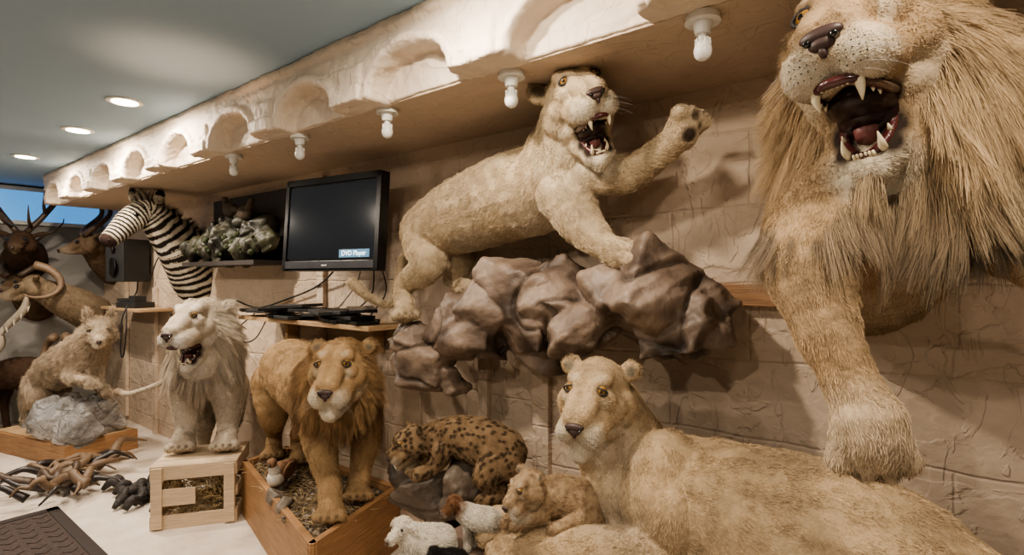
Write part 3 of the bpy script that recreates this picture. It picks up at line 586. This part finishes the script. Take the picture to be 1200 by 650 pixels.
spot('cornice_fill_spot',(-.9,.35,2.42),(-.95,1.3,2.34),52,60,(1,.86,.68),.8)  # added spot with no fixture, brightens the cornice face
def bulb(x,y):
    mb=MB(); z=2.19; mb.cyl((x,y,z-.02),(x,y,z),.046,28,0,.042); mb.cyl((x,y,z-.050),(x,y,z-.018),.020,24,0,.026)
    pr=[(0,.0115),(.01,.012),(.02,.014),(.032,.020),(.045,.023),(.058,.021),(.068,.014),(.073,.003)]
    mb.tube([(x,y,z-.048-a) for a,_ in pr],[r for _,r in pr],20,0,2)
    for k in range(12):
        a=k*math.pi/6; mb.box((x+.0175*math.cos(a),y+.0175*math.sin(a),z-.073),(.006,.002,.02),a,0)
    mb.obj('light_bulb_socket',[M_white],None,False)
for x in(-.48,-1.12,-1.765,-2.42,-3.1,.2): bulb(x,1.43)
# ---------------------------------------------------------------- TV
T=Matrix.Translation((-2.55,1.68,1.79))@Matrix.Rotation(math.radians(8.6),4,'Z')@Matrix.Rotation(math.radians(-4),4,'X')
M_screen=plain('tv_screen',(.012,.013,.016),.12,coat=.5,emit=(.03,.035,.045),estr=.25)
tv=MB(); tv.box((0,.03,0),(.72,.05,.51),0,0); tv.box((0,.075,0),(.5,.06,.34),0,0); tv.box((0,.002,.012),(.655,.004,.40),0,1); tv.box((0,-.001,-.222),(.70,.012,.04),0,2)
for sx in(-1,1): tv.box((sx*.345,0,0),(.028,.014,.5),0,0)
tv.box((0,0,.238),(.7,.014,.035),0,0); tv.box((.19,-.0015,-.165),(.215,.003,.042),0,3); tv.box((0,.17,0),(.06,.2,.06),0,0); tv.box((0,.265,0),(.2,.02,.25),0,0); tv.box((-.02,-.008,-.226),(.04,.002,.007),0,4)
M_bluel=plain('osd_blue',(.12,.28,.45),.4,emit=(.08,.20,.36),estr=.4); M_txt=plain('osd_text',(.9,.95,1),.4,emit=(.85,.95,1),estr=1.6)
tvo=tv.obj('television',[M_black,M_screen,plain('silver_bezel',(.10,.10,.11),.3,.6),M_bluel,M_white],None,False,.002); tvo.matrix_world=T
def text(s,size,parent,M,mat,nm):
    c=bpy.data.curves.new(nm,'FONT'); c.body=s; c.size=size; c.align_x='CENTER'; c.align_y='CENTER'; c.extrude=.0004; c.materials.append(mat)
    o=bpy.data.objects.new(nm,c); SC.collection.objects.link(o); o.parent=parent; o.matrix_local=M; return o
text('DVD Player',.036,tvo,Matrix.Translation((.19,-.005,-.165))@Matrix.Rotation(math.pi/2,4,'X'),M_txt,'screen_label')
# ---------------------------------------------------------------- shelves, boxes, cables
sh=MB(); sh.box((-2.98,1.86,1.235),(1.4,.27,.025)); 
for x in(-3.4,-2.5): sh.box((x,1.95,1.15),(.03,.08,.16))
sh.obj('media_shelf',[M_pine],None,False,.002)
mb=MB(); 
for i in range(26):
    x=-3.55+rng.random()*1.15; lay=i//8; R=Matrix.Rotation(rng.uniform(-.6,.6),3,'Z')@Matrix.Rotation(rng.uniform(-.05,.05),3,'Y')
    mb.box((x,1.82+rng.uniform(-.05,.03),1.262+lay*.022),(rng.uniform(.14,.26),rng.uniform(.12,.19),.018),0,i%2,R)
mb.obj('stack_of_disc_cases',[M_black,M_mblack],None,False,.002)
sh=MB(); sh.box((-6.0,1.85,1.205),(1.0,.28,.025)); sh.obj('small_wall_shelf',[M_pine],None,False,.002)
mb=MB(); mb.box((-5.9,1.82,1.245),(.3,.18,.05),.2,0); mb.box((-6.1,1.81,1.285),(.2,.14,.03),-.2,0); mb.box((-5.85,1.82,1.30),(.12,.1,.06),.1,0); mb.obj('media_player',[M_mblack],None,False,.003)
mb=MB(); mb.box((-6.08,1.81,1.66),(.27,.24,.40),.25,0); mb.cyl((-6.06,1.685,1.60),(-6.06,1.675,1.60),.09,24,1); mb.cyl((-6.06,1.685,1.77),(-6.06,1.675,1.77),.04,24,1); mb.box((-6.08,1.95,1.66),(.06,.08,.1),0,0); mb.obj('loudspeaker',[M_mblack,M_black],None,False,.006)
def cable(pts,r=.004,name='power_cable'):
    mb=MB(); mb.tube(pts,r,6,0,6); mb.obj(name,[M_mblack],None,True)
cable([(-2.75,1.9,1.6),(-3.1,1.96,1.45),(-3.5,1.97,1.35),(-3.9,1.97,1.28),(-4.3,1.98,1.33)],.006)
cable([(-2.5,1.93,1.6),(-2.55,1.95,1.4),(-2.7,1.9,1.28)]); cable([(-2.45,1.93,1.6),(-2.42,1.95,1.42),(-2.5,1.9,1.28)]); cable([(-2.6,1.93,1.6),(-2.7,1.95,1.45),(-2.85,1.9,1.28)],.003)
cable([(-3.6,1.80,1.26),(-3.66,1.71,1.15),(-3.55,1.70,1.08),(-3.4,1.71,1.12),(-3.3,1.74,1.27)]); cable([(-5.95,1.95,1.47),(-5.7,1.97,1.7),(-5.2,1.98,1.35),(-4.95,1.98,1.25)],.006)
cable([(-5.7,1.69,1.23),(-5.68,1.68,1.0),(-5.75,1.68,.8),(-5.82,1.68,.82),(-5.8,1.68,1.1),(-5.78,1.72,1.25)],.006); cable([(-6.1,1.9,1.5),(-6.3,1.95,1.35),(-6.4,1.9,1.24)],.006)
# ---------------------------------------------------------------- wildlife diorama
o=rock('wildlife_diorama',[(-4.5+i*.125,1.81+.03*(i%2),1.71+.04*math.sin(i*1.7),.11) for i in range(9)]+[(-4.3,1.86,1.85,.09),(-4.1,1.87,1.90,.09),(-3.85,1.87,1.88,.09),(-3.65,1.87,1.86,.09),(-4.0,1.84,1.80,.12),(-3.7,1.85,1.80,.11)],.011,(.05,.046,.03),(.012,.012,.008),.022,1,(.075,.075,.045),None,16,.7)
mb=MB(); mb.box((-4.02,1.975,1.86),(1.15,.03,.5),0,0)
for i in range(140): mb.sph((-4.55+rng.random()*1.05,1.72+rng.random()*.14,1.66+rng.random()*.14),rng.uniform(.010,.024),1,None,False)
mb.box((-4.02,1.85,1.60),(1.12,.26,.03),0,0); mb.obj('diorama_board',[plain('dark_board',(.03,.024,.02),.6),M_green],o)
mb=MB()
for (x,z,s) in((-4.0,1.99,1),(-3.78,1.95,-1)):
    mb.sph((x,1.82,z),(.075,.045,.05),0); mb.tube([(x-.05*s,1.82,z+.02),(x-.08*s,1.82,z+.07),(x-.085*s,1.82,z+.095)],[.03,.02,.022],10,0,3); mb.tube([(x-.10*s,1.82,z+.095),(x-.125*s,1.82,z+.088)],[.008,.001],6,1,1); mb.tube([(x+.05*s,1.82,z),(x+.15*s,1.82,z-.02)],[.03,.012],8,0,1)
mb.obj('grouse_pair',[plain('grouse',(.10,.075,.05),.8,scale=70,noise_amt=.5),M_mblack],o,True)
# ---------------------------------------------------------------- diamond platform
pts=[(-2.15,1.33),(-2.36,1.97),(-3.50,1.97),(-3.44,1.66)]
def prism(mb,pts,z0,z1,m=0):
    n=len(pts); v=[(*p,z0) for p in pts]+[(*p,z1) for p in pts]; mb.add(v,[list(range(n))[::-1],list(range(n,2*n))]+[[i,(i+1)%n,(i+1)%n+n,i+n] for i in range(n)],m)
mb=MB(); prism(mb,pts,.0,.30,1)
for i in range(4):
    a=np.array(pts[i]);b_=np.array(pts[(i+1)%4]); c=(a+b_)/2; d=b_-a; L=np.linalg.norm(d); mb.box((*c,.17),(L+.03,.035,.34),math.atan2(d[1],d[0]),0)
plo=mb.obj('wooden_display_platform',[M_orange,plain('soil',(.13,.09,.06),.95,scale=50,bump=.02,noise_amt=.4)],None,False,.003)
def inpoly(x,y):
    c=False; n=len(pts)
    for i in range(n):
        (x1,y1),(x2,y2)=pts[i],pts[(i+1)%n]
        if (y1>y)!=(y2>y) and x<(x2-x1)*(y-y1)/(y2-y1)+x1: c=not c
    return c
mb=MB()
for i in range(500):
    x=rng.uniform(-3.45,-2.2); y=rng.uniform(1.36,1.94)
    if inpoly(x,y): 
        s=rng.uniform(.005,.018); mb.sph((x,y,.30+s*.3),(s*1.2,s,s*.7),int(rng.integers(0,3)),None,False)
for i in range(900):
    x=rng.uniform(-3.4,-2.2); y=rng.uniform(1.4,1.92)
    if inpoly(x,y):
        a=rng.uniform(0,6.28); l=rng.uniform(.03,.09); mb.tube([(x,y,.31),(x+l*math.cos(a),y+l*math.sin(a),.31+rng.uniform(0,.03))],.0014,4,3,1)
mb.obj('gravel_and_straw',[plain('pebble_a',(.22,.18,.14),.8),plain('pebble_b',(.10,.08,.06),.8),plain('pebble_c',(.28,.22,.16),.8),plain('straw',(.38,.28,.14),.8)],plo,True)
rock('boulder_group',[(-2.78,1.50,.33,.06),(-2.62,1.46,.33,.055),(-2.95,1.60,.33,.07),(-2.5,1.42,.32,.04)],.008,(.22,.18,.14),(.10,.08,.06),.006)
def bird(name,x,y,z,s,rz,c1,c2):
    mb=MB(); R=Matrix.Rotation(rz,3,'Z'); 
    def q(a): return np.array(R@Vector(a))*s+np.array((x,y,z))
    Rm=np.array(R).T
    mb.sph(q((0,0,.10)),np.array((.11,.065,.075))*s,0,Rm); mb.sph(q((.05,0,.09)),np.array((.07,.055,.06))*s,1,Rm)
    mb.tube([q((.07,0,.13)),q((.10,0,.18)),q((.11,0,.20))],np.array([.04,.028,.03])*s,12,1,3); mb.sph(q((.115,0,.205)),.032*s,0)
    mb.tube([q((.14,0,.20)),q((.172,0,.19))],np.array([.010,.001])*s,6,2,1); mb.tube([q((-.07,0,.11)),q((-.2,0,.10)),q((-.26,0,.09))],np.array([.05,.035,.015])*s,10,0,3)
    for k in(-1,1):
        mb.sph(q((-.03,k*.055,.11)),np.array((.10,.018,.05))*s,0,Rm); mb.tube([q((.0,k*.03,.05)),q((.01,k*.03,.0))],.007*s,6,2,1); mb.sph(q((.13,k*.024,.212)),.006*s,2,None,False)
    mb.obj(name,[c1,c2,M_mblack],None,True)
M_bw=plain('bird_white',(.6,.56,.48),.8,scale=60,noise_amt=.2); M_bb=plain('bird_brown',(.22,.12,.06),.8,scale=60,noise_amt=.4)
bird('partridge',-2.92,1.60,.31,.85,-.9,M_bb,M_bw)
# ---------------------------------------------------------------- crate with straw
mb=MB(); R54=math.radians(54); Rc=np.array(Matrix.Rotation(R54,3,'Z')); cc=np.array((-3.68,1.505,0))
def cb(c,size,m=0): mb.box(cc+Rc@np.array(c),size,R54,m)
Lx,Ly,H=.47,.40,.38
for sx in(-1,1):
    for sy in(-1,1): cb((sx*(Lx/2-.03),sy*(Ly/2-.03),H/2),(.035,.035,H-.02))
for z in(.04,.335):
    for sy in(-1,1): cb((0,sy*(Ly/2-.006),z),(Lx,.014,.085))
    for sx in(-1,1): cb((sx*(Lx/2-.006),0,z),(.014,Ly-.03,.085))
for sx in(-1,1): cb((sx*(Lx/2-.006),0,.19),(.014,Ly-.03,.06))
cb((0,Ly/2-.006,.19),(Lx,.014,.06)); cb((-.10,-Ly/2-.004,.19),(.22,.012,.10))
for k in range(4): cb((0,-Ly/2+.055+k*.097,H-.007),(Lx,.085,.014))
cb((0,0,.01),(Lx-.02,Ly-.02,.015)); cb((-.195,-Ly/2-.012,.19),(.06,.014,.36)); cb((.195,-Ly/2-.012,.19),(.06,.014,.36))
cro=mb.obj('wooden_crate',[woodmat('crate_pine',(.62,.48,.33),.7)],None,False,.002)
mb=MB()
for i in range(900):
    p=cc+Rc@np.array((rng.uniform(-.19,.19),rng.uniform(-.17,.17),rng.uniform(.03,.28))); d=nrm(rng.normal(0,1,3)*np.array([1,1,.5]))*rng.uniform(.04,.09); mb.tube([p,p+d*.4+np.array([0,0,.01]),p+d*.8],.0018,4,0,1)
mb.obj('straw_bundle',[plain('straw2',(.42,.32,.17),.8)],cro)
# ---------------------------------------------------------------- wolf base
mb=MB(); rb=math.radians(14); mb.box((-5.98,1.32,.085),(1.08,.56,.17),rb,0); mb.box((-5.98,1.32,.175),(1.04,.52,.012),rb,1); mb.obj('wooden_base',[M_orange,M_pine],None,False,.004)
M_plastic,nt,b=newmat('plastic_wrap'); b.inputs['Roughness'].default_value=.12; b.inputs['Coat Weight'].default_value=1; b.inputs['Specular IOR Level'].default_value=1
b.inputs['Transmission Weight'].default_value=.35; b.inputs['IOR'].default_value=1.35
a=nt.nodes.new('ShaderNodeAttribute'); a.attribute_name='col'; nt.links.new(a.outputs['Color'],b.inputs['Base Color'])
tc=nt.nodes.new('ShaderNodeTexCoord'); n=nt.nodes.new('ShaderNodeTexNoise'); n.inputs['Scale'].default_value=9; n.inputs['Detail'].default_value=5; n.inputs['Distortion'].default_value=2.5; nt.links.new(tc.outputs['Object'],n.inputs['Vector']); bp=nt.nodes.new('ShaderNodeBump'); bp.inputs['Distance'].default_value=.05; nt.links.new(n.outputs['Fac'],bp.inputs['Height']); nt.links.new(bp.outputs['Normal'],b.inputs['Normal'])
rock('plastic_wrapped_rock',[(-5.60,1.42,.31,.24),(-5.75,1.26,.31,.23),(-5.9,1.30,.28,.22),(-6.1,1.24,.20,.17),(-6.3,1.20,.15,.14),(-6.42,1.22,.11,.11),(-5.55,1.46,.40,.13),(-5.50,1.30,.27,.18),(-5.8,1.2,.33,.19),(-5.7,1.36,.24,.25)],.013,(.48,.47,.46),(.20,.19,.18),.008,3,(.66,.65,.64),M_plastic,20)
# ---------------------------------------------------------------- antler pile
mb=MB()
for i in range(34):
    x=-4.85+rng.normal(0,.2); y=1.08+rng.normal(0,.13); a=rng.uniform(0,6.28); L=rng.uniform(.22,.42); cur=rng.uniform(-2.2,2.2); z=rng.uniform(.03,.10)
    P=[]
    for t in np.linspace(0,1,6):
        P.append((x,y,z+.10*math.sin(t*3.0)*rng.uniform(.5,1))); x+=L/5*math.cos(a); y+=L/5*math.sin(a); a+=cur/5
    mb.tube(P,np.linspace(rng.uniform(.026,.042),.005,6),9,int(rng.integers(0,3)),3)
mb.obj('pile_of_horns',[M_horn,M_antler,plain('black_horn',(.025,.02,.018),.35)],None,True)
mb=MB()
for i in range(40): 
    x=-4.25+rng.normal(0,.12); y=1.36+rng.normal(0,.07); a=rng.uniform(0,6.28); mb.tube([(x,y,.02),(x+.05*math.cos(a),y+.05*math.sin(a),.05+rng.random()*.03),(x+.11*math.cos(a),y+.11*math.sin(a),.02)],[.02,.030,.014],9,0,3)
mb.obj('black_hoof_pile',[plain('dark_scrap',(.03,.025,.022),.6,scale=60,bump=.01)],None,True)
mb=MB(); mb.box((-3.2,-.1,.006),(2.58,2.1,.012)); mb.box((-3.2,.92,.008),(2.58,.06,.016),0,1); mb.box((-4.46,-.1,.008),(.06,2.1,.016),0,1)
for i in range(26):
    for j in range(18): mb.box((-4.38+i*.095,.84-j*.095,.0125),(.05,.05,.006),.785,0)
mb.obj('doormat_rug',[plain('rug_brown',(.06,.042,.036),.9,scale=45,bump=.006,noise_amt=.4),plain('rug_border',(.03,.022,.02),.8)])
# ---------------------------------------------------------------- left trophies
def mount(name,L,colr,F,horn=None,n=8000,fl=.02,light=(.4,.33,.25)):
    B=Body(.012,4); B.chain(L,-1); dog_head(B,F,light,(.04,.03,.02),False)
    for s in(-1,1): B.chainw([list(F.p(s*.07,-.02,.05))+[.02],list(F.p(s*.12,-.03,.07))+[.024],list(F.p(s*.18,-.04,.08))+[.008]],1,3)
    B.build(); o=B.finish(name,colr,n,fl,.0010); head_bits(B,F,eye=M_pupil,es=.9,ex=.048,ez=.028,nose_z=-.03,ns=(.018,.014,.012)); 
    if horn:
        mb=MB(); horn(mb,F); mb.obj(name+'_horns',[M_horn,M_antler],o,True)
    return o
def antlers(mb,F):
    for s in(-1,1):
        mb.tube([F.p(s*.03,-.02,.08),F.p(s*.15,-.08,.25),F.p(s*.28,-.12,.5),F.p(s*.25,-.05,.8),F.p(s*.15,.05,.95)],[.028,.025,.022,.017,.005],9,0,4)
        for (a,b) in(((s*.06,-.03,.12),(s*.1,.2,.3)),((s*.14,-.07,.24),(s*.2,.2,.42)),((s*.27,-.12,.5),(s*.4,.1,.66)),((s*.27,-.08,.7),(s*.42,.05,.85))):
            mb.tube([F.p(*a),F.p((a[0]+b[0])/2,(a[1]+b[1])/2+.03,(a[2]+b[2])/2-.03),F.p(*b)],[.017,.013,.003],8,0,3)
def spiral(mb,F):
    for s in(-1,1):
        P=[]
        for t in np.linspace(0,1,14): P.append(F.p(s*(.04+.22*t+.06*math.sin(t*9)),-.03-.25*t+.06*math.cos(t*9),.08+.55*t))
        mb.tube(P,np.linspace(.03,.004,14),9,0,2)
def ramh(mb,F):
    for s in(-1,1):
        P=[F.p(s*(.05+.12*t),-.04-.13*math.sin(t*4.2),.08+.10*math.cos(t*4.2+.3)-.1*t) for t in np.linspace(0,1,10)]
        mb.tube(P,np.linspace(.042,.008,10),10,1,2)
mount('elk_shoulder_mount',[(-515,570,165,20),(-495,550,172,17),(-480,530,180,12)],(.09,.055,.035),Frame((-474,522,184),(.45,-.85,-.1),(0,0,1),1.2),antlers,light=(.2,.15,.1))
mount('kudu_shoulder_mount',[(-440,600,160,18),(-437,580,168,14),(-434,560,180,10)],(.20,.14,.09),Frame((-433,553,184),(-.55,-.75,-.15),(0,0,1),1.1),spiral)
mount('ram_shoulder_mount',[(-425,545,115,18),(-432,530,125,16),(-445,515,137,11)],(.24,.18,.12),Frame((-449,508,141),(-.7,-.6,-.2),(0,0,1),1.15),ramh)
mount('antelope_mount',[(-505,575,122,18),(-500,560,130,14),(-495,545,140,10)],(.15,.10,.06),Frame((-493,538,144),(.2,-.95,-.15),(0,0,1),1.0),spiral)
def standing(name,x,y,z,s,col,n=10000):
    B=Body(.012,4); P=lambda a,b,c,r:(x+a*s,y+b*s,z+c*s,r*s)
    B.chain([P(-45,5,62,15),P(-20,2,66,18),P(10,0,66,18),P(28,-3,74,14)],-1); F=Frame(P(36,-6,90,0)[:3],(.8,-.6,-.2),(0,0,1),1.0*s); B.chain([P(25,-3,74,14),P(34,-5,88,9)],-1)
    for (a,b) in((-42,-5),(-42,13),(16,-8),(16,9)): B.chain([P(a,b,55,9),P(a+(-3 if a<0 else 0),b,30,4.5),P(a,b,5,3.4),P(a+2,b-1,2,3.4)],1)
    dog_head(B,F,col,(.03,.02,.02),False); B.build(); o=B.finish(name,col,n,.025,.0010); head_bits(B,F,eye=M_pupil,ex=.045,ez=.028,nose_z=-.03,ns=(.016,.012,.012)); mb=MB(); ramh(mb,F); mb.obj(name+'_horns',[M_horn,M_antler],o,True)
standing('brown_goat',-466,526,0,.86,(.10,.06,.04)); 
mb=MB()
Fw=Frame((-480,500,95),(.3,-.9,0),(0,0,1),1)
for s in(-1,1):
    mb.tube([Fw.p(s*.03,0,0),Fw.p(s*.12,0,.12),Fw.p(s*.25,.05,.25),Fw.p(s*.3,.1,.4)],[.025,.03,.035,.01],9,0,4)
    for k in range(4): mb.tube([Fw.p(s*(.1+.06*k),.02,.1+.07*k),Fw.p(s*(.16+.05*k),.12,.05+.06*k)],[.015,.003],7,0,1)
mb.sph(Fw.p(0,0,-.05),(.07,.09,.12),0); mb.box(tuple(Fw.p(0,0,-.5)),(.05,.05,.9),0,1); mb.box(tuple(Fw.p(0,0,-.93)),(.3,.3,.04),0,1); mb.obj('antler_skull_stand',[plain('bone',(.40,.35,.28),.6),M_mblack],None,True)
# ---------------------------------------------------------------- lambs and kid
def lamb(name,L,legs,F,col,headcol,n=9000,dk=(.05,.03,.02)):
    B=Body(.004,3); B.chain(L,-1)
    for q in legs: B.chain(q,1)
    S=F.S; B.sphf(F,(0,0,0),.10); B.capf(F,(0,.06,-.02),.07,(0,.2,-.06),.045)
    for s in(-1,1): B.chainw([list(F.p(s*.07,-.02,.03))+[.03*S],list(F.p(s*.14,-.03,-.0))+[.034*S],list(F.p(s*.19,-.02,-.05))+[.015*S]],1,3)
    B.zones.append((F.p(0,.06,0),.26*S,headcol,.95)); B.zones.append((F.p(0,.25,-.05),.05*S,dk,.7)); B.build(); B.finish(name,col,n,.009,.0005,lift=.8); head_bits(B,F,eye=M_pupil,ex=.06,ez=.02,nose_z=-.055,ns=(.018,.010,.012))
lamb('lamb',[(-24,180,62,5.5),(-30,178,62.5,5.6),(-34,177,66,3.6)],[[(-33,175,60,2),(-37,173,58.2,1.5),(-39,172,57.8,1.3)],[(-24,176,59,2.3),(-29,173,58,1.5)]],Frame((-35.5,176,69),(-.55,-.8,-.15),(0,0,1),.30),(.64,.59,.50),(.68,.62,.52))
lamb('goat_kid',[(-7.5,186,66.5,4),(-12,186,67,4.2),(-17,187,69,2.8)],[[(-15,185,65,1.6),(-15.5,185,60,.9),(-15.5,184.5,57.2,1)],[(-14,188.5,65,1.6),(-14,188.5,60,.9),(-14,188,57.2,1)],[(-6,184.5,65,1.7),(-5,185,60,.9),(-5.5,184.5,57.2,1)],[(-6,188,65,1.7),(-5,188.5,60,.9),(-5.5,188,57.2,1)]],Frame((-20,187,72),(-.75,-.6,-.25),(0,0,1),.24),(.62,.57,.48),(.18,.08,.035))
lamb('black_lamb',[(-17,174,59.5,2.6),(-21,173.5,60,2.8),(-24,173,61.5,1.8)],[[(-23,172,58.5,1),(-25,171,57,.8)],[(-18,172,58,1.2),(-20,171,57,.8)]],Frame((-25,172.5,63),(-.5,-.8,-.2),(0,0,1),.14),(.02,.018,.016),(.02,.018,.016),3000)
# ---------------------------------------------------------------- world + camera
w=bpy.data.worlds.new('w'); SC.world=w; w.use_nodes=True; w.node_tree.nodes['Background'].inputs[0].default_value=(.35,.5,.8,1); w.node_tree.nodes['Background'].inputs[1].default_value=.3
for o in [x for x in SC.objects if x.parent is None and x.type=='MESH' and x.location.length<1e-6]:
    P=getP(o.data); c=(P.min(0)+P.max(0))/2; o.data.transform(Matrix.Translation(-Vector(c))); o.location=c
    for ch in o.children: ch.location=Vector(ch.location)-Vector(c)
cam=bpy.data.cameras.new('camera'); cam.lens=19; cam.sensor_width=36; cam.clip_start=.02
co=bpy.data.objects.new('camera',cam); co.location=(0,0,1.5); co.rotation_euler=(math.radians(90),0,A38); SC.collection.objects.link(co); SC.camera=co
